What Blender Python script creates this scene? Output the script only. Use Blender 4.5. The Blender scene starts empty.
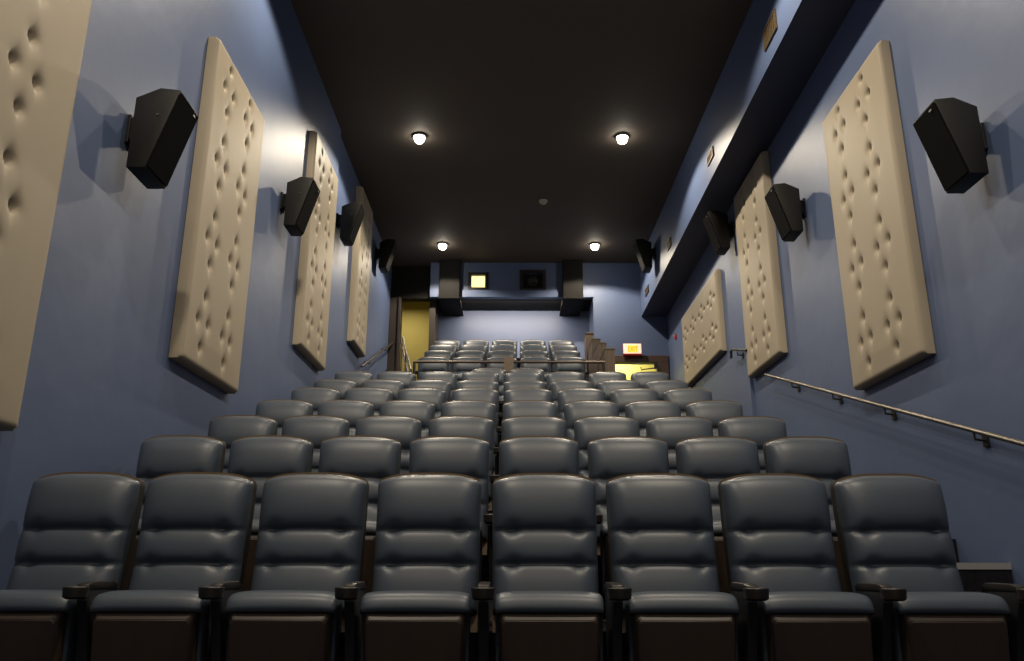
import bpy, bmesh, math, random
from mathutils import Vector, Matrix
random.seed(7)
C = bpy.context.scene.collection
PI = math.pi

# ------------------------------------------------------------------ materials
def mat(name, col, rough=0.5, metal=0.0, spec=0.5, noise=None, bump=None, coat=0.0, emit=None):
    m = bpy.data.materials.new(name); m.use_nodes = True
    nt = m.node_tree; b = nt.nodes['Principled BSDF']
    b.inputs['Base Color'].default_value = (*col, 1)
    b.inputs['Roughness'].default_value = rough
    b.inputs['Metallic'].default_value = metal
    b.inputs['Specular IOR Level'].default_value = spec
    if coat: b.inputs['Coat Weight'].default_value = coat; b.inputs['Coat Roughness'].default_value = .3
    tc = nt.nodes.new('ShaderNodeTexCoord')
    if noise:                                  # (scale xyz, second colour)
        mp = nt.nodes.new('ShaderNodeMapping'); mp.inputs['Scale'].default_value = noise[0]
        n = nt.nodes.new('ShaderNodeTexNoise'); n.inputs['Scale'].default_value = 1; n.inputs['Detail'].default_value = 6
        r = nt.nodes.new('ShaderNodeValToRGB')
        r.color_ramp.elements[0].position = .32; r.color_ramp.elements[1].position = .68
        r.color_ramp.elements[0].color = (*noise[1], 1); r.color_ramp.elements[1].color = (*col, 1)
        nt.links.new(tc.outputs['Object'], mp.inputs[0]); nt.links.new(mp.outputs[0], n.inputs['Vector'])
        nt.links.new(n.outputs['Fac'], r.inputs[0]); nt.links.new(r.outputs[0], b.inputs['Base Color'])
    if bump:                                   # (scale, strength, distance)
        n2 = nt.nodes.new('ShaderNodeTexNoise'); n2.inputs['Scale'].default_value = bump[0]; n2.inputs['Detail'].default_value = 4
        bp = nt.nodes.new('ShaderNodeBump'); bp.inputs['Strength'].default_value = bump[1]; bp.inputs['Distance'].default_value = bump[2]
        nt.links.new(tc.outputs['Object'], n2.inputs['Vector']); nt.links.new(n2.outputs['Fac'], bp.inputs['Height'])
        nt.links.new(bp.outputs['Normal'], b.inputs['Normal'])
    if emit:
        b.inputs['Emission Color'].default_value = (*emit[0], 1); b.inputs['Emission Strength'].default_value = emit[1]
    return m

WALL = mat('blue_wall_paint', (.094, .133, .245), .50, spec=.5, noise=((.9, .9, .25), (.086, .123, .229)), bump=(1.2, .5, .03))
CEIL = mat('dark_ceiling_paint', (.115, .095, .077), .75, spec=.3, noise=((.7, .7, .7), (.105, .087, .070)), bump=(60, .2, .004))
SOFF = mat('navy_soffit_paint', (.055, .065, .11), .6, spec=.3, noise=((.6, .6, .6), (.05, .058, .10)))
CARPET = mat('dark_carpet', (.022, .022, .028), .95, spec=.1, noise=((30, 30, 30), (.012, .012, .016)), bump=(220, .5, .005))
NOSE = mat('step_edge_metal', (.45, .44, .42), .45, .3)
SCREEN = mat('screen_wall', (.5, .5, .5), .8)
LEATHER = mat('slate_leather', (.070, .088, .118), .40, spec=.65, noise=((5, 5, 5), (.062, .079, .107)), bump=(160, .12, .002))
SHELL = mat('brown_seat_shell', (.20, .135, .075), .38, noise=((9, 9, 9), (.17, .115, .062)))
SHELLD = mat('dark_shell_side', (.022, .018, .016), .5, noise=((9, 9, 9), (.018, .015, .013)))
PAN = mat('brown_seat_pan', (.050, .034, .026), .42, noise=((14, 3, 3), (.040, .027, .021)))
ARM = mat('dark_armrest_plastic', (.020, .016, .014), .42, noise=((12, 12, 12), (.016, .0125, .011)))
STAND = mat('black_metal_standard', (.020, .021, .026), .55, noise=((9, 9, 9), (.016, .017, .021)))
CREAM = mat('cream_tufted_vinyl', (.38, .325, .245), .55, spec=.22, noise=((2.5, 2.5, 2.5), (.375, .322, .242)), bump=(8, .15, .004))
BTNSHADE = mat('shade_dark_button', (.09, .075, .055), .6, noise=((9, 9, 9), (.08, .066, .048)))  # buttons coloured dark so the tufting dimples look deeper in shade
SPK = mat('black_speaker_cabinet', (.012, .011, .009), .55, spec=.35, noise=((25, 25, 25), (.010, .009, .008)), bump=(120, .3, .002))
GRILLE = mat('black_speaker_grille', (.004, .004, .004), .9, spec=.1, noise=((90, 90, 90), (.004, .004, .004)))
BADGE = mat('grey_badge', (.09, .09, .09), .4)
STEEL = mat('brushed_handrail', (.20, .175, .15), .36, .8, noise=((40, 3, 3), (.17, .15, .125)))
DARKMET = mat('dark_metal', (.03, .028, .026), .45, .5)
WOOD = mat('brown_wood_laminate', (.135, .095, .065), .5, noise=((60, 60, 1.5), (.075, .052, .036)))
JAMB = mat('dark_brown_jamb', (.030, .020, .015), .6, noise=((30, 30, 2), (.024, .016, .012)))
RAILD = mat('bronze_guardrail', (.10, .075, .06), .42, .6, noise=((40, 3, 3), (.085, .063, .05)))
DOORW = mat('brown_door_frame', (.085, .048, .036), .5, noise=((30, 30, 2), (.065, .036, .027)))
YELLOW = mat('yellow_corridor_paint', (.42, .36, .12), .7, noise=((1, 1, 1), (.37, .315, .105)))
DUCT = mat('dark_duct_paint', (.010, .009, .0085), .7, spec=.15, noise=((3, 3, 3), (.008, .0075, .007)))
BRASS = mat('brass_grille', (.16, .11, .06), .45, .5, noise=((20, 20, 20), (.12, .08, .045)))
BLACK = mat('black_gap', (.006, .006, .006), .8)
WHITE = mat('white_plastic', (.55, .50, .42), .5)
LENS = mat('lamp_lens', (1, 1, 1), .4, emit=((1, .92, .78), 38))
TRIM = mat('lamp_trim', (.25, .24, .22), .35, .6)
SIGNF = mat('sign_face', (.8, .7, .6), .4, emit=((1, .60, .42), .85))
SIGNM = mat('sign_letter_field', (.9, .6, .1), .4, emit=((1, .66, .05), 1.0))
SIGNL = mat('sign_letters', (.9, .1, .02), .4, emit=((1, .25, .02), .9))
RED = mat('red_alarm', (.45, .02, .015), .4, emit=((1, .04, .02), .04))
BOOTH = mat('lit_booth_window', (.8, .65, .3), .3, emit=((1, .70, .28), 2.0), noise=((1, 1, 26), (.35, .25, .08)))
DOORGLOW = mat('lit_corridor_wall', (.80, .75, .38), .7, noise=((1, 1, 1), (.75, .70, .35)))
GLASS = mat('dark_port_glass', (.012, .012, .014), .08, spec=.6)
PAPER = mat('tan_paper', (.16, .115, .085), .7, noise=((20, 20, 20), (.13, .095, .07)))

# ------------------------------------------------------------------ helpers
def link(name, bm, m, parent=None, smooth=False, angle=None):
    me = bpy.data.meshes.new(name); bm.normal_update(); bm.to_mesh(me); bm.free()
    for mm in (m if isinstance(m, (list, tuple)) else [m]): me.materials.append(mm)
    if smooth:
        for p in me.polygons: p.use_smooth = True
        if angle is not None:
            me.set_sharp_from_angle(angle=math.radians(angle))
    o = bpy.data.objects.new(name, me); C.objects.link(o)
    if parent: o.parent = parent
    return o

def box(bm, x0, x1, y0, y1, z0, z1, bevel=0, seg=2, mi=0):
    vs = [bm.verts.new((x, y, z)) for x in (x0, x1) for y in (y0, y1) for z in (z0, z1)]
    fs = [(0, 1, 3, 2), (4, 6, 7, 5), (0, 4, 5, 1), (2, 3, 7, 6), (0, 2, 6, 4), (1, 5, 7, 3)]
    faces = [bm.faces.new([vs[i] for i in f]) for f in fs]
    for f in faces: f.material_index = mi
    if bevel:
        es = list({e for f in faces for e in f.edges})
        r = bmesh.ops.bevel(bm, geom=es, offset=bevel, segments=seg, profile=.5, affect='EDGES')
        for f in r['faces']: f.material_index = mi
    return vs

def bx(*a, **k):
    bm = bmesh.new(); box(bm, *a, **k); return bm

def prism(bm, pts, lo, hi, axis, bevel=0, seg=2):
    """extrude a 2-D polygon along axis (0: pts are y,z; 1: pts are x,z; 2: pts are x,y)"""
    def P(p, h):
        return {0: (h, p[0], p[1]), 1: (p[0], h, p[1]), 2: (p[0], p[1], h)}[axis]
    A = [bm.verts.new(P(p, lo)) for p in pts]; B = [bm.verts.new(P(p, hi)) for p in pts]
    fs = [bm.faces.new(A[::-1]), bm.faces.new(B)]
    n = len(pts)
    for i in range(n): fs.append(bm.faces.new((A[i], A[(i+1) % n], B[(i+1) % n], B[i])))
    bmesh.ops.recalc_face_normals(bm, faces=fs)
    if bevel:
        bmesh.ops.bevel(bm, geom=list({e for f in fs for e in f.edges}), offset=bevel, segments=seg, profile=.5, affect='EDGES')

def tube(bm, pts, r, n=10, caps=True):
    pts = [Vector(p) for p in pts]; rings = []
    for i, p in enumerate(pts):
        d = (pts[min(i+1, len(pts)-1)] - pts[max(i-1, 0)]).normalized()
        u = d.cross(Vector((0, 0, 1)))
        if u.length < .05: u = d.cross(Vector((1, 0, 0)))
        u.normalize(); v = d.cross(u)
        rings.append([bm.verts.new(p + r*(math.cos(2*PI*k/n)*u + math.sin(2*PI*k/n)*v)) for k in range(n)])
    for a, b in zip(rings, rings[1:]):
        for k in range(n): bm.faces.new((a[k], a[(k+1) % n], b[(k+1) % n], b[k]))
    if caps: bm.faces.new(rings[0][::-1]); bm.faces.new(rings[-1])

def lathe(bm, prof, n=24, cx=0, cy=0, cap=True):
    rings = [[bm.verts.new((cx + r*math.cos(2*PI*k/n), cy + r*math.sin(2*PI*k/n), z)) for k in range(n)] for r, z in prof]
    for a, b in zip(rings, rings[1:]):
        for k in range(n): bm.faces.new((a[k], a[(k+1) % n], b[(k+1) % n], b[k]))
    if cap: bm.faces.new(rings[0][::-1]); bm.faces.new(rings[-1])
    bmesh.ops.recalc_face_normals(bm, faces=bm.faces[:])

def thing(name, label, cat, loc=(0, 0, 0), rot=(0, 0, 0), group=None):
    o = bpy.data.objects.new(name, None); C.objects.link(o)
    o.location = loc; o.rotation_euler = rot; o['label'] = label; o['category'] = cat
    o.empty_display_size = .1
    if group: o['group'] = group
    return o
def tag(o, label, cat, group=None):
    o['label'] = label; o['category'] = cat
    if group: o['group'] = group
    return o
def struct(name, bm, m, parent=None, **k):
    o = link(name, bm, m, parent, **k)
    if not parent: o['kind'] = 'structure'
    return o
def copy_tree(o, parent=None):
    c = o.copy(); C.objects.link(c); c.parent = parent
    for ch in list(o.children): copy_tree(ch, c)
    return c

# ------------------------------------------------------------------ camera
cam = bpy.data.cameras.new('camera'); co = bpy.data.objects.new('camera', cam); C.objects.link(co)
cam.sensor_width = 36; cam.lens = 810.5/1024*36
cam.clip_start = .05
co.location = (0, 0, .66)
co.rotation_euler = (math.radians(90+16.4), math.radians(-.12), 0)
bpy.context.scene.camera = co

# ------------------------------------------------------------------ room shell
XL, XR, HC, YF = -2.5, 3.2, 6.78, -3.2      # left wall, right wall, ceiling height, wall behind the viewpoint
YB1, YB2 = 15.8, 16.8
ROWY = [4.0 + 1.117*i for i in range(8)]
ROWZ = [.352*i for i in range(7)] + [2.40]
ROWZ = [z + d for z, d in zip(ROWZ, (.0, .01, -.005, -.005, .005, .0, .02, .0))]

bm = bmesh.new()
box(bm, XL, XR, YF, ROWY[1]-.82, -.3, 0)
for i in range(1, 8):
    y0 = ROWY[i]-.82; y1 = (ROWY[i+1]-.82) if i < 7 else 12.45
    box(bm, XL, XR, y0, y1, -.3, ROWZ[i])
    box(bm, 2.27, XR, y0-.5, y0, -.3, (ROWZ[i]+ROWZ[i-1])/2)     # half steps in the right aisle
box(bm, XL, XR, 12.45, YB2+3.0, -.3, 2.62)
UY = [13.0, 13.84, 14.72, 15.52]
UZ = [2.94, 3.28, 3.63, 3.94]
for i in range(4):
    y0 = UY[i]-.42; y1 = (UY[i+1]-.42) if i < 3 else YB2
    box(bm, -1.75, 1.5, y0, y1, 2.6, UZ[i])
    box(bm, XL, -1.75, y0, y1, 2.6, UZ[i])
struct('floor', bm, CARPET)

bm = bmesh.new()
for i in range(1, 7):
    y0 = ROWY[i]-.82
    box(bm, 2.30, XR, y0-.006, y0+.03, ROWZ[i]-.035, ROWZ[i]+.006)
struct('trim_3', bm, NOSE)

struct('ceiling', bx(XL-.1, XR+.1, YF-.1, YB2+3, HC, HC+.15), CEIL)
bm = bmesh.new()
box(bm, XL-.15, XL, YF, 10.5, -.3, HC); box(bm, XL-.19, XL-.04, 10.5, 16.15, -.3, HC)
struct('wall_left', bm, WALL)
bm = bmesh.new()
box(bm, XR, XR+.15, YF, 10.5, -.3, HC); box(bm, XR-.05, XR+.15, 10.5, YB1, -.3, HC)
struct('wall_right', bm, WALL)
struct('wall_front', bx(XL-.1, XR+.1, YF-.15, YF, -.3, HC), SCREEN)
# bulkhead running along the top of the right wall (underside painted navy)
bm = bmesh.new()
def bulk(y):                                # outer lower edge of the slightly tapering bulkhead
    return 2.70 - .0071*(y-6), 5.77 - .0163*(y-6)
(xa, za), (xb, zb) = bulk(YF), bulk(YB1)
V = [bm.verts.new(p) for p in ((xa, YF, za), (XR, YF, za), (XR, YB1, zb), (xb, YB1, zb), (xa, YF, HC), (XR, YF, HC), (XR, YB1, HC), (xb, YB1, HC))]
for f in ((0, 1, 2, 3), (4, 5, 6, 7), (0, 3, 7, 4), (1, 2, 6, 5), (0, 1, 5, 4), (3, 2, 6, 7)): bm.faces.new([V[i] for i in f])
bmesh.ops.recalc_face_normals(bm, faces=bm.faces[:])
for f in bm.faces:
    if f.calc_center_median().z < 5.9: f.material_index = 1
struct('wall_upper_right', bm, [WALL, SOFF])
# back wall, right portion with the exit opening (x 2.05..2.90 below z 4.63)
bm = bmesh.new()
box(bm, 1.655, 2.05, YB1, YB1+.15, 2.6, HC); box(bm, 2.05, 2.90, YB1, YB1+.15, 4.64, HC); box(bm, 2.90, XR+.1, YB1, YB1+.15, 2.6, HC)
box(bm, 1.655, 1.80, YB1+.15, YB2+.1, 2.6, HC)                    # return to the recess
struct('wall_back_right', bm, WALL)
# upper wall with the projection ports
bm = bmesh.new()
def holed(bm, x0, x1, z0, z1, y0, y1, holes):
    xs = sorted({x0, x1, *[h[0] for h in holes], *[h[1] for h in holes]})
    zs = sorted({z0, z1, *[h[2] for h in holes], *[h[3] for h in holes]})
    for a, b in zip(xs, xs[1:]):
        for c, d in zip(zs, zs[1:]):
            mx, mz = (a+b)/2, (c+d)/2
            if any(h[0] < mx < h[1] and h[2] < mz < h[3] for h in holes): continue
            box(bm, a, b, y0, y1, c, d)
PORTS = [(-.85, -.57, 6.23, 6.50), (.22, .62, 6.22, 6.56)]
holed(bm, -1.70, 1.655, 6.03, HC, YB1, YB1+.15, PORTS)
struct('wall_back_upper', bm, WALL)
struct('trim_1', bx(-1.70, 1.655, YB1-.05, YB1-.001, 6.01, 6.165, bevel=.006), WALL)
struct('trim_2', bx(-1.70, 1.655, YB1+.15, YB2, 6.05, 6.12), DUCT)  # underside of the booth overhang
# recessed wall behind the upper seats
struct('wall_back', bx(-1.72, 1.655, YB2, YB2+.15, 2.6, HC), WALL)
# lintel, jambs of the left opening
bm = bmesh.new()
box(bm, XL-.05, -1.70, 16.0, 16.2, 6.06, HC)
struct('wall_back_left', bm, DUCT)
bm = bmesh.new()
box(bm, XL-.04, -2.31, 15.95, 16.2, 3.9, 6.06); box(bm, -1.72, -1.60, 16.0, YB2, 3.9, 6.06)
box(bm, -2.36, -2.30, 15.90, 15.97, 3.9, 6.06, bevel=.008)
door_l = struct('door_1', bm, JAMB)
# corridor seen through the left opening
bm = bmesh.new()
box(bm, -4.5, -1.4, 18.4, 18.5, 2.6, HC); box(bm, -4.6, -4.5, 16.2, 18.5, 2.6, HC)
box(bm, -1.60, -1.50, YB2+.15, 18.4, 2.6, HC); box(bm, -4.5, XL, 16.1, 16.2, 2.6, HC)
struct('wall_corridor_left', bm, YELLOW)
struct('baseboard_left', bx(-2.29, -2.0, 16.35, 16.42, 3.9, 4.48), DOORW)
# corridor beyond the exit door
bm = bmesh.new()
box(bm, 1.95, 3.4, 17.4, 17.5, 2.6, 5.4); box(bm, 3.3, 3.4, YB1+.15, 17.4, 2.6, 5.4); box(bm, 1.81, 1.9, YB1+.15, 17.4, 2.6, 5.4)
box(bm, 1.81, 3.4, YB1+.15, 17.5, 5.3, 5.4)
struct('wall_corridor_right', bm, DOORGLOW)
# exit door surround
bm = bmesh.new()
box(bm, 1.78, 3.13, YB1-.05, YB1-.001, 4.64, 4.78, bevel=.008)
box(bm, 2.89, 3.13, YB1-.05, YB1-.001, 2.62, 4.64, bevel=.008)
box(bm, 1.93, 2.05, YB1-.05, YB1-.001, 2.62, 4.64, bevel=.008)
door_r = struct('door_2', bm, DOORW)
# door closer arm on the door head
bm = bmesh.new(); box(bm, 2.83, 2.89, YB1-.1, YB1-.05, 4.50, 4.62); tube(bm, [(2.58, YB1+.03, 4.55), (2.58, YB1-.02, 4.49), (2.86, YB1-.07, 4.52)], .012)
link('door_closer', bm, DARKMET, door_r)

# ------------------------------------------------------------------ projection booth ports
def port(x0, x1, z0, z1, glass, label, fw):
    t = thing('projection_port', label, 'window', ((x0+x1)/2, YB1, z0))
    cx = (x0+x1)/2
    bm = bmesh.new(); a, b, h = x0-cx, x1-cx, z1-z0
    box(bm, a-fw, a, -.03, .0, -fw*.8, h+fw*.8); box(bm, b, b+fw, -.03, .0, -fw*.8, h+fw*.8)
    box(bm, a, b, -.03, .0, -fw*.8, 0); box(bm, a, b, -.03, .0, h, h+fw*.8)
    pf = link('port_frame', bm, DARKMET, t)
    link('pane', bx(a, b, .06, .07, 0, h), glass, pf)
    return t
port(*PORTS[0], BOOTH, 'small lit projection booth window glowing warm yellow above the upper seats', .07)
p2 = port(*PORTS[1], GLASS, 'dark unlit projection booth window right of the glowing one', .07)
bm = bmesh.new()
lathe(bm, [(.11, 0), (.11, .03), (.075, .05), (.075, .02)], 20)
bmesh.ops.rotate(bm, verts=bm.verts[:], cent=(0, 0, 0), matrix=Matrix.Rotation(PI/2, 3, 'X'))
bmesh.ops.translate(bm, verts=bm.verts[:], vec=(0, .055, .16))
link('lens', bm, DARKMET, p2, smooth=True)

# boxed ducts hanging from the ceiling under the booth
for x0, x1, side in ((-1.50, -1.08, 'left'), (1.03, 1.44, 'right')):
    t = thing('ceiling_duct', 'dark square boxed duct hanging in front of the booth wall, %s one' % side, 'duct', ((x0+x1)/2, 15.6, 5.93), group=None)
    w = (x1-x0)/2
    link('duct_body', bx(-w, w, 0, YB2-15.6-.005, .02, HC-5.93-.01, bevel=.01), DUCT, t)
    link('bottom_flange', bx(-w-.012, w+.012, -.012, YB2-15.6-.005, 0, .025), DUCT, t)

# ------------------------------------------------------------------ tufted panels (local: width along +X 0..1.30, height Z 0..2.70, front toward -Y)
PW, PH, PT = 1.30, 2.70, .095
BTN = []
def buttons(cols):
    return [(cx+dx, .36+.675*k+dz) for cx in cols for k in range(4) for dx, dz in ((0, .2), (-.1, 0), (.1, 0), (0, -.2))]
def panel_mesh(BTN):
    bm = bmesh.new(); nx, nz = 78, 160; R = .030
    grid = []
    for j in range(nz+1):
        row = []
        for i in range(nx+1):
            x = PW*i/nx; z = PH*j/nz
            d = min(x, PW-x, z, PH-z)
            h = PT - R + R*math.sqrt(max(0, 1-(1-min(d/R, 1))**2))
            h += .012*math.sin(PI*x/PW)*min(1, d/.2)
            for bxx, bz in BTN:
                r2 = (x-bxx)**2 + (z-bz)**2
                if r2 < .02:
                    h -= .050*math.exp(-r2/(2*.0185**2)) + .010*math.exp(-r2/(2*.042**2))
            # faint vertical gathers under and over the buttons
            for bxx, bz in BTN:
                if abs(x-bxx) < .05 and abs(z-bz) < .16:
                    h -= .013*math.exp(-(x-bxx)**2/(2*.012**2))*math.exp(-(z-bz)**2/(2*.055**2))
            row.append(bm.verts.new((x, -h, z)))
        grid.append(row)
    for j in range(nz):
        for i in range(nx):
            bm.faces.new((grid[j][i], grid[j][i+1], grid[j+1][i+1], grid[j+1][i]))
    rim = [grid[0][i] for i in range(nx+1)] + [grid[j][nx] for j in range(1, nz+1)] + [grid[nz][i] for i in range(nx-1, -1, -1)] + [grid[j][0] for j in range(nz-1, 0, -1)]
    back = [bm.verts.new((v.co.x, 0, v.co.z)) for v in rim]
    n = len(rim)
    for k in range(n): bm.faces.new((rim[(k+1) % n], rim[k], back[k], back[(k+1) % n]))
    bm.faces.new(back)
    bmesh.ops.recalc_face_normals(bm, faces=bm.faces[:])
    return bm
def make_panel(BTN):
    t = thing('tufted_wall_panel', '', 'wall panel')
    o = link('cushion', panel_mesh(BTN), CREAM, t, smooth=True, angle=50)
    bm = bmesh.new(); lathe(bm, [(.001, .010), (.008, .009), (.013, .005), (.014, 0)], 10)
    bmesh.ops.rotate(bm, verts=bm.verts[:], cent=(0, 0, 0), matrix=Matrix.Rotation(PI/2, 3, 'X'))
    me = None
    for x, z in BTN:
        if me is None:
            b = link('button', bm, BTNSHADE, t, smooth=True); me = b.data
        else:
            b = bpy.data.objects.new('button', me); C.objects.link(b); b.parent = t
        b.location = (x, -(PT-.056), z)
    return t
base_panel = make_panel(buttons((.325, .845)))
base_panel_r = make_panel(buttons((.39, .91)))
used = False
# left wall: panel x axis must run along +y (front toward +x): rotate z by +90deg -> local +x -> +y, local -y -> +x
PAN_L = [('large cream tufted panel cut off at the left edge of the photo', 2.62, 1.30, 1.31, 1.0),
         ('cream button-tufted panel between the two nearest left-wall speakers', 5.70, 2.13, 1.28, 1.006),
         ('cream button-tufted panel behind the second speaker along the left wall', 8.86, 3.10, 1.29, 1.008),
         ('narrow cream tufted panel at the far end of the left wall above the handrail', 11.95, 4.01, 1.03, .965)]
for lab, y0, z0, w, hs in PAN_L:
    p = base_panel if not used else copy_tree(base_panel)
    used = True
    p.location = (XL+.002 if y0 < 10.4 else XL-.038, y0, z0); p.rotation_euler = (0, 0, PI/2); p.scale = (w/PW, 1, hs)
    if y0 > 10.4: p.scale = (w/PW, 1.15, hs)
    p['label'] = lab; p['group'] = 'cream tufted acoustic panels'
# right wall: front toward -x, local +x -> -y : rotate z by -90deg
PAN_R = [('large cream button-tufted panel beside the nearest speaker on the right wall', 7.24, 2.23, 1.32),
         ('cream tufted panel half shaded by the bulkhead behind the second right-wall speaker', 10.43, 3.08, 1.33)]
for q, (lab, y1, z0, w) in enumerate(PAN_R):
    p = base_panel_r if q == 0 else copy_tree(base_panel_r); p.location = (XR-.002, y1, z0); p.rotation_euler = (0, 0, -PI/2)
    p.scale = (w/PW, 1, (.965 if z0 > 3 else 1.02)); p['label'] = lab; p['group'] = 'cream tufted acoustic panels'
# sideways panel near the exit: its height runs along y
p = copy_tree(base_panel_r)
M = Matrix(((0, -1, 0), (0, 0, 1), (1, 0, 0)))  # placeholder, replaced below
# local x -> +z ; local z -> +y ; local -y -> -x  (so local y -> +x)
M = Matrix(((0, 1, 0), (0, 0, 1), (1, 0, 0)))
p.rotation_euler = M.to_euler(); p.location = (XR-.052, 11.50, 3.745); p.scale = (1.27/PW, 1, 2.52/PH)
p['label'] = 'cream tufted panel hung sideways, low on the right wall near the exit'; p['group'] = 'cream tufted acoustic panels'

# ------------------------------------------------------------------ surround speakers (local: wall at x=0, room toward +x, width along y, z 0 at cabinet bottom)
def make_speaker():
    t = thing('wall_speaker', '', 'speaker')
    bm = bmesh.new()
    prism(bm, [(.085, -.01), (.205, -.01), (.365, .54), (.235, .555), (.085, .485)], 0, .31, 1, bevel=.006, seg=2)
    link('cabinet', bm, SPK, t, smooth=True, angle=30)
    bm = bmesh.new()   # grille cloth on the sloping front
    n = Vector((.55, 0, -.16)).normalized()
    a = Vector((.205, 0, -.01)); b = Vector((.365, 0, .54))
    q = [a.lerp(b, .03), a.lerp(b, .97)]
    vs = []
    for off in (.001, .012):
        for s in q:
            for y in (.012, .298): vs.append(bm.verts.new((s.x+n.x*off, y, s.z+n.z*off)))
    for f in ((4, 5, 7, 6), (0, 4, 6, 2), (1, 3, 7, 5), (2, 6, 7, 3), (0, 1, 5, 4)): bm.faces.new([vs[i] for i in f])
    bmesh.ops.recalc_face_normals(bm, faces=bm.faces[:])
    gr = link('grille', bm, GRILLE, t)
    s = a.lerp(b, .92)
    bm = bmesh.new(); box(bm, s.x+n.x*.012-.002, s.x+n.x*.012+.004, .225, .255, s.z-.010, s.z+.004)
    link('badge', bm, BADGE, gr)
    bm = bmesh.new()
    box(bm, .02, .09, .10, .21, .24, .40, bevel=.006); box(bm, 0, .022, .095, .215, .22, .42, bevel=.004)
    link('mounting_bracket', bm, SPK, t)
    bm = bmesh.new(); tube(bm, [(.24, -.006, .36), (.24, .004, .36)], .008, 8)
    link('screw', bm, BADGE, t)
    return t
spk0 = make_speaker(); used = False
SP_L = [('nearest black wedge speaker on the left wall, beside the cut-off panel', XL, 4.56, 3.07),
        ('second black wedge speaker on the left wall, in front of a tufted panel', XL, 7.87, 4.14),
        ('third black wedge speaker on the left wall, overlapping the narrow far panel', XL-.04, 10.66, 5.17),
        ('farthest black speaker on the left wall, high and half lost in shadow', XL-.04, 13.9, 5.96)]
for lab, x, y, z in SP_L:
    s = spk0 if not used else copy_tree(spk0); used = True
    s.location = (x, y, z); s['label'] = lab; s['group'] = 'wedge-shaped surround speakers'
SP_R = [('nearest black wedge speaker on the right wall, right of the large tufted panel', XR, 5.10, 3.16),
        ('second black wedge speaker on the right wall, beside the half-shaded panel', XR, 8.33, 4.15),
        ('black wedge speaker in deep shade under the right bulkhead', XR-.05, 10.92, 5.02),
        ('black speaker mounted high on the pale bulkhead face near the back', bulk(14.2)[0], 14.2, 5.97)]
for lab, x, y, z in SP_R:     # turned half round: local +y runs to -y, so anchor at the far side
    s = copy_tree(spk0); s.location = (x, y+.0, z); s.rotation_euler = (0, 0, PI)
    s['label'] = lab; s['group'] = 'wedge-shaped surround speakers'

# ------------------------------------------------------------------ cinema seats
# local: z=0 floor, y=0 front of backrest top, audience faces -y
ZT = 1.103
def backrest_mesh():
    bm = bmesh.new(); W = .503; nx, nz = 30, 54; z0 = .46; H = ZT - z0
    seams = [.185/H*1.0, .365/H]           # positions up the pad
    seams = [(.678-z0+.004)/H, (.836-z0+.004)/H]
    def front(a, t):
        # recline
        y = -.100*(1-t)**1.7
        # depth of padding with rounded edges
        ea = (1-abs(a)**7)**.5 if abs(a) < 1 else 0
        et = min(1, max(0, (1-t)/.045)); et = math.sqrt(max(0, 1-(1-et)**2))
        et *= 1 - .50*(1-min(1, (1-t)/.30))**2.2
        eb = min(1, t/.05); eb = math.sqrt(max(0, 1-(1-eb)**2))
        th = .082*ea*et*eb
        # three pillows
        s0, s1 = seams
        if t < s0: u = t/s0; bulge = .026
        elif t < s1: u = (t-s0)/(s1-s0); bulge = .030
        else: u = (t-s1)/(1-s1); bulge = .034
        shape = (1-abs(2*u-1)**(2.4 if t < s1 else 3.0))*(1-.25*u if t < s1 else 1)
        if t > s1: shape *= (1-.25*u)
        th += bulge*shape*ea*(1-.35*a*a)
        for s in seams:
            d = (t-s)*H - .006*math.cos(a*2.4)
            th -= .020*math.exp(-(d/.009)**2)*ea
            for c in (-.62, .62):
                th -= .020*math.exp(-(d/.034)**2 - ((a-c)/.11)**2)
        return y - th
    G = []
    for j in range(nz+1):
        t = j/nz; row = []
        # width: slight crown, rounded upper corners
        hw = W/2*(.985 + .03*t**.8)
        if t > .95: hw *= 1 - .035*((t-.95)/.05)**2.4
        for i in range(nx+1):
            a = -1 + 2*i/nx
            a = math.copysign(1-(1-abs(a))**1.25, a)
            zz = z0 + H*t + (.008 - .034*abs(a)**3.2)*t**7
            row.append(bm.verts.new((hw*a, front(a, t) , zz)))
        G.append(row)
    for j in range(nz):
        for i in range(nx): bm.faces.new((G[j][i], G[j][i+1], G[j+1][i+1], G[j+1][i]))
    rim = [G[0][i] for i in range(nx+1)] + [G[j][nx] for j in range(1, nz+1)] + [G[nz][i] for i in range(nx-1, -1, -1)] + [G[j][0] for j in range(nz-1, 0, -1)]
    back = [bm.verts.new((v.co.x, -.100*(1-(v.co.z-z0)/H if v.co.z < ZT else 0)**1.7 + .012 if v.co.z < ZT else .012, v.co.z)) for v in rim]
    n = len(rim)
    for k in range(n): bm.faces.new((rim[(k+1) % n], rim[k], back[k], back[(k+1) % n]))
    bm.faces.new(back)
    bmesh.ops.translate(bm, verts=bm.verts[:], vec=(0, .075, 0))
    bmesh.ops.recalc_face_normals(bm, faces=bm.faces[:])
    return bm
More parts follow.
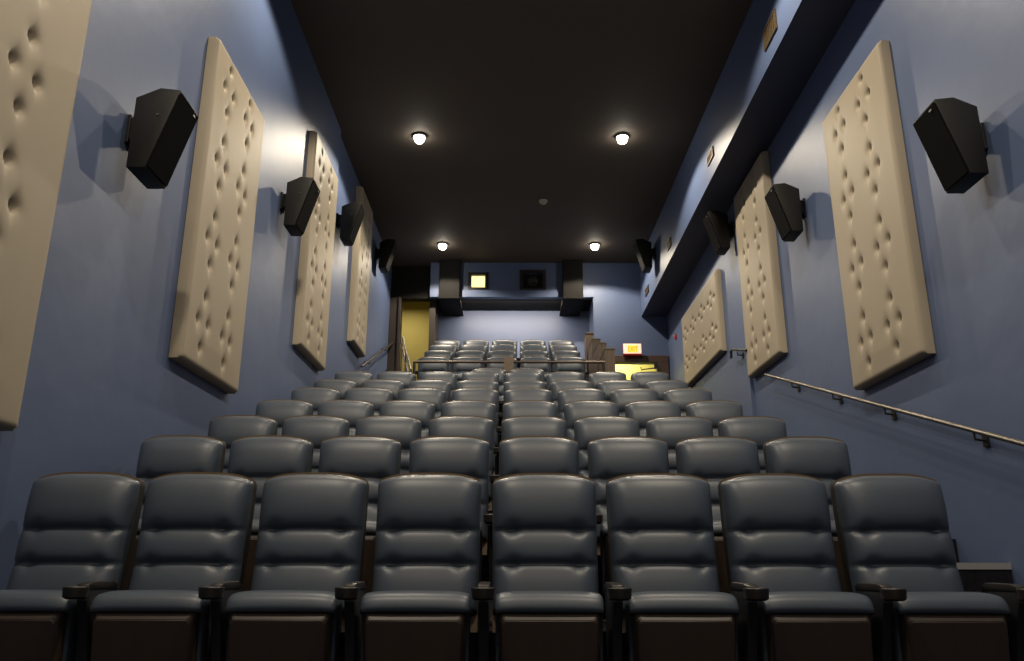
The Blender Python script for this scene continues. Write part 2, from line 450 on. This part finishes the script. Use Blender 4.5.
def shell_mesh():
    # brown moulded back: follows the recline, stands just proud of the pad along the top and sides
    bm = bmesh.new(); W = .502; z0 = .38; H = ZT + .011 - z0; nz, nx = 26, 16
    def yb(t): return .075 + .014 - .100*min(1.15, max(0, 1-(z0+H*t-.46)/(ZT-.46)))**1.7
    R = []
    F = []; B = []
    for j in range(nz+1):
        t = j/nz; hw = W/2*(.985+.03*t**.8)
        if t > .955: hw *= 1-.035*((t-.955)/.045)**2.4
        rf = []; rb = []
        for i in range(nx+1):
            a = -1+2*i/nx
            zz = z0+H*t + (.008-.034*abs(a)**3.2)*t**7
            e = math.sqrt(max(0, 1-abs(a)**8)); et = math.sqrt(max(0, 1-(max(0, t-.9)/.1)**4))
            rf.append(bm.verts.new((hw*a, yb(t)-.004, zz)))
            rb.append(bm.verts.new((hw*a, yb(t)+.060+.018*e*et, zz-.002)))
        F.append(rf); B.append(rb)
    for j in range(nz):
        for i in range(nx):
            bm.faces.new((F[j][i], F[j][i+1], F[j+1][i+1], F[j+1][i]))
            bm.faces.new((B[j][i+1], B[j][i], B[j+1][i], B[j+1][i+1]))
    for j in range(nz):
        for f in (bm.faces.new((F[j][0], F[j+1][0], B[j+1][0], B[j][0])), bm.faces.new((F[j+1][nx], F[j][nx], B[j][nx], B[j+1][nx]))): f.material_index = 1
    for i in range(nx):
        bm.faces.new((F[nz][i], F[nz][i+1], B[nz][i+1], B[nz][i])); bm.faces.new((F[0][i+1], F[0][i], B[0][i], B[0][i+1]))
    bmesh.ops.recalc_face_normals(bm, faces=bm.faces[:])
    return bm
def cushion_mesh():
    # folded-up seat: padded edge on top, upholstery wrapping down behind the pan
    bm = bmesh.new(); n = 20
    prof = [(-.440, .486), (-.458, .491), (-.455, .512), (-.444, .535), (-.426, .552), (-.40, .562), (-.35, .567), (-.29, .558), (-.26, .535), (-.245, .48), (-.235, .36), (-.235, .24), (-.255, .16), (-.30, .13), (-.36, .14), (-.38, .30), (-.40, .48)]
    W = .452
    rings = []
    for i in range(n+1):
        a = -1+2*i/n; a = math.copysign(1-(1-abs(a))**1.5, a)
        e = (1-abs(a)**6)**.5 if abs(a) < 1 else 0
        cy, cz = -.35, .42; k = .90+.10*e
        rings.append([bm.verts.new((W/2*a*(1.0-.05*(max(0, .5-z))), cy+(y-cy)*k, cz+(z-cz)*k + (.004*(1-a*a) if z > .5 else 0))) for y, z in prof])
    m = len(prof)
    for r, s in zip(rings, rings[1:]):
        for k in range(m): bm.faces.new((r[k], r[(k+1) % m], s[(k+1) % m], s[k]))
    bm.faces.new(rings[0][::-1]); bm.faces.new(rings[-1])
    bmesh.ops.recalc_face_normals(bm, faces=bm.faces[:])
    return bm
def pan_mesh():
    bm = bmesh.new()
    # front plate with a chamfered, lit upper edge and bevelled corners
    def ring(w, y, z0, z1, c):
        return [(-w, y, z0), (-w, y, z1-c), (-w+c, y, z1), (w-c, y, z1), (w, y, z1-c), (w, y, z0)]
    outer = [bm.verts.new(p) for p in [(-.212, -.375, .12), (-.212, -.428, .482), (-.205, -.432, .496), (.205, -.432, .496), (.212, -.428, .482), (.212, -.375, .12)]]
    inner = [bm.verts.new(p) for p in [(-.188, -.425, .10), (-.196, -.462, .440), (-.182, -.465, .456), (.182, -.465, .456), (.196, -.462, .440), (.188, -.425, .10)]]
    back = [bm.verts.new((v.co.x*.98, v.co.y+.05, v.co.z)) for v in outer]
    for k in range(5):
        bm.faces.new((outer[k], outer[k+1], inner[k+1], inner[k])); bm.faces.new((outer[k+1], outer[k], back[k], back[k+1]))
    bm.faces.new((outer[5], outer[0], inner[0], inner[5])); bm.faces.new((outer[0], outer[5], back[5], back[0]))
    bm.faces.new(inner); bm.faces.new(back[::-1])
    bmesh.ops.recalc_face_normals(bm, faces=bm.faces[:])
    bmesh.ops.bevel(bm, geom=[e for e in bm.edges], offset=.003, segments=2, affect='EDGES')
    return bm
def armrest_mesh():
    bm = bmesh.new()
    prism(bm, [(-.16, .570), (-.16, .592), (-.20, .606), (-.40, .603), (-.455, .596), (-.46, .574)], -.026, .026, 0, bevel=.007, seg=2)
    return bm
def holder_mesh():
    bm = bmesh.new()
    lathe(bm, [(.036, .538), (.048, .546), (.051, .578), (.051, .584), (.047, .588), (.043, .584), (.041, .55), (.001, .548)], 22, cap=False)
    bmesh.ops.translate(bm, verts=bm.verts[:], vec=(0, -.51, 0))
    return bm
def standard_mesh():
    bm = bmesh.new()
    prism(bm, [(-.12, 0), (-.12, .03), (-.17, .12), (-.13, .42), (-.14, .575), (-.43, .575), (-.45, .53), (-.40, .42), (-.34, .20), (-.36, .03), (-.42, .03), (-.42, 0)], -.021, .021, 0, bevel=.006, seg=2)
    return bm
PITCH = .57
LABEL_ROW = ['front row', 'second row', 'third row', 'fourth row', 'fifth row', 'sixth row', 'seventh row', 'eighth row']
def make_seat():
    t = thing('cinema_seat', '', 'seat')
    link('backrest', backrest_mesh(), LEATHER, t, smooth=True)
    s = link('back_shell', shell_mesh(), [SHELL, SHELLD], t, smooth=True, angle=40); s['label'] = 'brown moulded back shell with tan rim'
    link('seat_cushion', cushion_mesh(), LEATHER, t, smooth=True)
    s = link('seat_pan', pan_mesh(), PAN, t, smooth=True, angle=30); s['label'] = 'brown pan under the folded seat'
    for nm, f, m in (('armrest', armrest_mesh, ARM), ('cup_holder', holder_mesh, ARM), ('side_standard', standard_mesh, STAND)):
        o = link(nm, f(), m, t, smooth=True, angle=35); o.location.x = PITCH/2
    return t
seat0 = make_seat()
proto_parts = {c.name: c for c in seat0.children}
used = False
def place(x, y, z, label, group, first, rz=0):
    global used
    s = seat0 if not used else copy_tree(seat0)
    if used is False: used = True
    s.location = (x, y, z); s.rotation_euler = (0, 0, -x*.024 if z < 2.3 else 0); s['label'] = label; s['group'] = group
    if first: firsts.append(s)
    return s
firsts = []
NTH = ['leftmost seat', 'second seat from the left', 'third seat from the left', 'fourth seat from the left', 'fourth seat from the right', 'third seat from the right', 'second seat from the right', 'rightmost seat']
END = {0: 'by the blue left wall', 7: 'beside the right aisle'}
XC = [-.125, -.115, -.115, -.12, -.115, -.12, -.125]
for r in range(7):
    for k in range(8):
        x = XC[r] + PITCH*(k-3.5)
        if r >= 5: x = XC[r] - .02 + .576*(k-3.5)
        if r == 0: x = XC[r] + .566*(k-3.5)
        d = abs(k-3.5)
        yy = ROWY[r] - .0*d
        lab = 'grey leather seat, %s of the %s' % (NTH[k], LABEL_ROW[r])
        if k in END: lab += ', ' + END[k]
        place(x, yy, ROWZ[r], lab, 'tip-up seats in the %s' % LABEL_ROW[r], k == 0)
for k, side in ((0, 'left'), (1, 'right')):
    place([-.345, .22][k], 11.60, 2.40, 'grey leather seat, %s one of the lone pair behind the seventh row' % side, 'pair of seats behind the seventh row', k == 0)
UX = [-1.31, -1.31, -1.305, -1.29]
UW = [.566, .565, .568, .566]
U_ROW = ['first row above the front rail', 'second row above the front rail', 'third row above the front rail', 'last row under the booth windows']
NTH5 = ['leftmost seat', 'second seat from the left', 'middle seat', 'second seat from the right', 'rightmost seat']
for r in range(4):
    for k in range(5):
        place(UX[r]+UW[r]*k, UY[r], UZ[r]-.005, 'grey leather seat, %s of the %s' % (NTH5[k], U_ROW[r]), 'upper block seats, %s' % U_ROW[r], k == 0)
# the first seat of each row also carries the row's left-hand armrest
for s in firsts:
    for c in list(s.children):
        if c.name.split('.')[0] in ('armrest', 'cup_holder', 'side_standard'):
            d = c.copy(); C.objects.link(d); d.parent = s; d.location.x = -PITCH/2

# ------------------------------------------------------------------ handrails
def wall_rail(name, label, pts, wallx, brackets, group=None, m=None):
    p0 = Vector(pts[0]); t = thing(name, label, 'handrail', pts[0], group=group)
    bm = bmesh.new(); tube(bm, [Vector(p)-p0 for p in pts], .018, 12); link('rail', bm, m or STEEL, t, smooth=True, angle=50)
    for b in brackets:
        b = Vector(b); w = Vector((wallx, b.y, b.z-.07))
        bm = bmesh.new(); tube(bm, [b-p0-Vector((0, 0, .015)), b-p0-Vector((0, 0, .06)), w-p0], .009, 8)
        s = 1 if wallx > 0 else -1
        box(bm, *sorted((w.x-p0.x-s*.012, w.x-p0.x)), w.y-p0.y-.03, w.y-p0.y+.03, w.z-p0.z-.04, w.z-p0.z+.04)
        link('bracket', bm, DARKMET, t)
    return t
def onr(y): return (3.12, y, 2.967+(y-9.74)*.3266)
wall_rail('wall_handrail', 'long metal handrail sloping down the right wall beside the aisle', [onr(9.75), onr(9.0), onr(6.4), onr(3.2)], XR-.002,
          [onr(y) for y in (8.85, 7.75, 6.7, 5.45, 4.2)])
wall_rail('wall_handrail', 'short handrail stub on the right wall behind the half-shaded panel', [(3.09, 10.35, 3.44), (3.06, 10.9, 3.60), (3.07, 11.0, 3.60), (3.07, 11.02, 3.50)], XR-.052, [(3.07, 10.7, 3.53)], m=DARKMET)
wall_rail('wall_handrail', 'brown handrail rising along the far end of the left wall', [(-2.44, 12.75, 3.80), (-2.44, 13.3, 4.02), (-2.44, 16.1, 5.15)], XL-.038, [(-2.44, 13.5, 4.1), (-2.44, 15.2, 4.79)], m=RAILD)
# rail in front of the upper block
t = thing('front_guardrail', 'horizontal metal guardrail in front of the upper block of seats', 'guardrail', (0, 12.36, 2.62))
bm = bmesh.new(); tube(bm, [(-1.56, 0, 1.16), (1.45, 0, 1.16)], .022, 12); link('rail', bm, RAILD, t, smooth=True, angle=50)
for x in (-1.54, -.06, 1.43):
    bm = bmesh.new(); tube(bm, [(x, 0, 0), (x, 0, 1.15)], .022, 10); lathe(bm, [(.06, 0), (.06, .012)], 14, x, 0); link('post', bm, DARKMET, t, smooth=True, angle=50)
o = tag(link('rail_plaque', bx(-.133, .018, 12.31, 12.332, 3.61, 3.855, bevel=.003), PAPER), 'small plain brown board hung on the middle of the guardrail', 'board')
# splayed stair handrail into the left doorway
t = thing('stair_handrail', 'shiny double stair handrail climbing toward the yellow doorway', 'handrail', (-1.6, 12.85, 2.62))
A = Vector((-1.60, 12.42, 3.66)); B = Vector((-2.20, 15.6, 5.13)); o0 = Vector((-1.6, 12.85, 2.62))
for dz in (0, -.22):
    bm = bmesh.new(); tube(bm, [A-o0+Vector((0, 0, dz)), B-o0+Vector((0, 0, dz))], .019, 10); link('rail', bm, STEEL, t, smooth=True, angle=50)
for f in (0, .5, 1):
    P = A.lerp(B, f); yv = P.y
    zf = 2.62
    for uy, uz in zip(UY, UZ):
        if yv >= uy-.42: zf = uz
    bm = bmesh.new(); tube(bm, [P-o0, Vector((P.x, P.y, zf))-o0], .018, 10); link('post', bm, STEEL, t, smooth=True, angle=50)

# ------------------------------------------------------------------ stepped wooden end partition of the upper block
t = thing('stepped_partition', 'brown wooden partition stepping up along the right end of the upper seats', 'partition', (1.58, 12.75, 2.62))
for (y0, y1, x0, x1, zt) in ((12.75, 13.70, 1.505, 1.665, 4.12), (13.70, 14.65, 1.49, 1.645, 4.48), (14.65, 15.45, 1.49, 1.65, 4.82), (15.45, 15.78, 1.455, 1.61, 5.17)):
    bm = bmesh.new(); box(bm, x0-1.58, x1-1.58, y0-12.75+.002, y1-12.75-.002, 0, zt-2.62-.03)
    f = link('panel', bm, WOOD, t)
    link('cap', bx(x0-1.58-.008, x1-1.58+.008, y0-12.75-.008, y1-12.75-.01, zt-2.62-.029, zt-2.62, bevel=.004), WOOD, f)

# ------------------------------------------------------------------ exit sign
t = thing('exit_sign', 'lit exit sign with orange letters on a brown door head', 'sign', (2.395, 15.60, 4.78))
link('housing', bx(-.185, .185, .0, .10, -.03, .20, bevel=.01), RED, t)
link('face', bx(-.185, .172, -.012, -.001, -.004, .200, bevel=.003), SIGNF, t)
link('letter_field', bx(-.10, .105, -.016, -.0125, .02, .165), SIGNM, t)
cu = bpy.data.curves.new('exit_text', 'FONT'); cu.body = 'EXIT'; cu.size = .15; cu.align_x = 'CENTER'; cu.extrude = .002; cu.space_character = 1.05
tmp = bpy.data.objects.new('exit_text', cu); C.objects.link(tmp)
dg = bpy.context.evaluated_depsgraph_get(); me = bpy.data.meshes.new_from_object(tmp.evaluated_get(dg))
bpy.data.objects.remove(tmp)
me.materials.clear(); me.materials.append(SIGNL)
o = bpy.data.objects.new('lettering', me); C.objects.link(o); o.parent = t; o.rotation_euler = (PI/2, 0, 0); o.location = (0, -.019, .038); o.scale = (.62, 1, 1)
link('mounting_arm', bx(-.03, .03, .10, .199, .02, .12), DARKMET, t)

# red alarm on the right wall in the corner
t = thing('fire_alarm', 'small red fire alarm strobe on the right wall by the far corner', 'alarm', (XR-.05, 14.97, 4.90)); t.scale = (.7, .7, .6)
link('back_box', bx(-.05, .001, -.06, .06, 0, .15, bevel=.008), RED, t)
link('strobe_lens', bx(-.075, -.051, -.03, .03, .09, .14, bevel=.006), WHITE, t)

# ------------------------------------------------------------------ vents on the bulkhead
def vent(y0, y1, z0, z1, label):
    g = bulk(y0)[0]/2.62
    y0, y1, z0, z1 = y0*g, y1*g, .66+(z0-.66)*g, .66+(z1-.66)*g
    t = thing('air_vent', label, 'vent', (bulk(y1)[0]-.001, y0, z0), group='air vents along the bulkhead')
    w, h = y1-y0, z1-z0
    link('backing', bx(-.006, -.001, .012, w-.012, .012, h-.012), BLACK, t)
    bm = bmesh.new(); fr = .022
    box(bm, -.018, -.001, 0, fr, 0, h); box(bm, -.018, -.001, w-fr, w, 0, h); box(bm, -.018, -.001, fr, w-fr, 0, fr); box(bm, -.018, -.001, fr, w-fr, h-fr, h)
    link('frame', bm, BRASS, t)
    n = max(4, int(w/.05)); bm = bmesh.new()
    for i in range(1, n): box(bm, -.014, -.007, w*i/n-.009, w*i/n+.009, fr, h-fr)
    link('louvres', bm, BRASS, t)
vent(6.84, 7.23, 5.80, 6.02, 'brass air vent on the bulkhead, nearest and largest of four')
vent(9.46, 9.77, 5.82, 5.955, 'small brass air vent on the brightly lit part of the bulkhead')
vent(12.43, 12.69, 5.79, 5.94, 'third air vent along the bulkhead, before the farthest speaker')
vent(14.69, 15.05, 5.78, 5.91, 'last tiny air vent at the far end of the bulkhead')

# ------------------------------------------------------------------ ceiling downlights
LX = (-1.375, 1.61); LY = (-1.8, 2.3, 6.5, 10.64, 14.78)
POW = {-1.8: 110, 2.3: 330, 6.5: 240, 10.64: 265, 14.78: 220}
LAB = {(0, 3): 'bright ceiling downlight, larger one on the left', (1, 3): 'bright ceiling downlight, larger one on the right',
       (0, 4): 'small far ceiling downlight on the left', (1, 4): 'small far ceiling downlight on the right'}
for i, x in enumerate(LX):
    for j, y in enumerate(LY):
        lab = LAB.get((i, j), 'ceiling downlight out of view above the front rows, %s side' % ('left', 'right')[i])
        if j >= 3:
            t = thing('ceiling_downlight', lab, 'light', (x, y, HC), group='round ceiling downlights')
            bm = bmesh.new(); lathe(bm, [(.098, -.001), (.106, -.012), (.102, -.028), (.086, -.034), (.080, -.024), (.078, -.001)], 28, cap=False); link('trim_ring', bm, TRIM, t, smooth=True)
            bm = bmesh.new(); lathe(bm, [(.001, -.125), (.034, -.118), (.060, -.098), (.074, -.066), (.076, -.020)], 24, cap=False); link('lens', bm, LENS, t, smooth=True)
        L = bpy.data.lights.new('downlight_lamp', 'SPOT'); L.energy = POW[y]; L.color = (1, .87, .68)
        L.spot_size = math.radians(147); L.spot_blend = .22; L.shadow_soft_size = .05
        lo = bpy.data.objects.new('downlight_lamp', L); C.objects.link(lo); lo.location = (x, y, HC-.14)

# smoke detector
t = thing('smoke_detector', 'small round white smoke detector on the dark ceiling', 'smoke detector', (.53, 12.83, HC))
bm = bmesh.new(); lathe(bm, [(.075, -.001), (.075, -.02), (.066, -.032)], 24); link('base', bm, WHITE, t, smooth=True, angle=40)
bm = bmesh.new(); lathe(bm, [(.05, -.032), (.046, -.055), (.025, -.068), (.001, -.07)], 24); link('sensor_cap', bm, WHITE, t, smooth=True, angle=40)

# corridor lamps, then an added fill light for the recess
def area(name, loc, rot, size, e, col):
    L = bpy.data.lights.new(name, 'AREA'); L.energy = e; L.size = size; L.color = col
    o = bpy.data.objects.new(name, L); C.objects.link(o); o.location = loc; o.rotation_euler = rot
    return o
area('corridor_lamp_left', (-2.6, 17.4, 6.6), (0, 0, 0), .6, 30, (1, .86, .55))
area('corridor_lamp_right', (2.3, 16.9, 5.25), (0, 0, 0), .6, 20, (1, .93, .55))

ov = area('added_recess_fill', (0, 16.05, 6.03), (math.radians(20), 0, 0), .15, 85, (1, .82, .62)); ov.data.shape = 'RECTANGLE'; ov.data.size = 2.9; ov.data.size_y = .1  # added fill brightening the recessed back wall, no real fixture here
# ------------------------------------------------------------------ world and view
w = bpy.data.worlds.new('world'); bpy.context.scene.world = w; w.use_nodes = True
w.node_tree.nodes['Background'].inputs[0].default_value = (.02, .022, .03, 1)
w.node_tree.nodes['Background'].inputs[1].default_value = .3
vs = bpy.context.scene.view_settings
vs.view_transform = 'Standard'; vs.look = 'None'; vs.gamma = 1; vs.use_curve_mapping = False
vs.exposure = 0.0
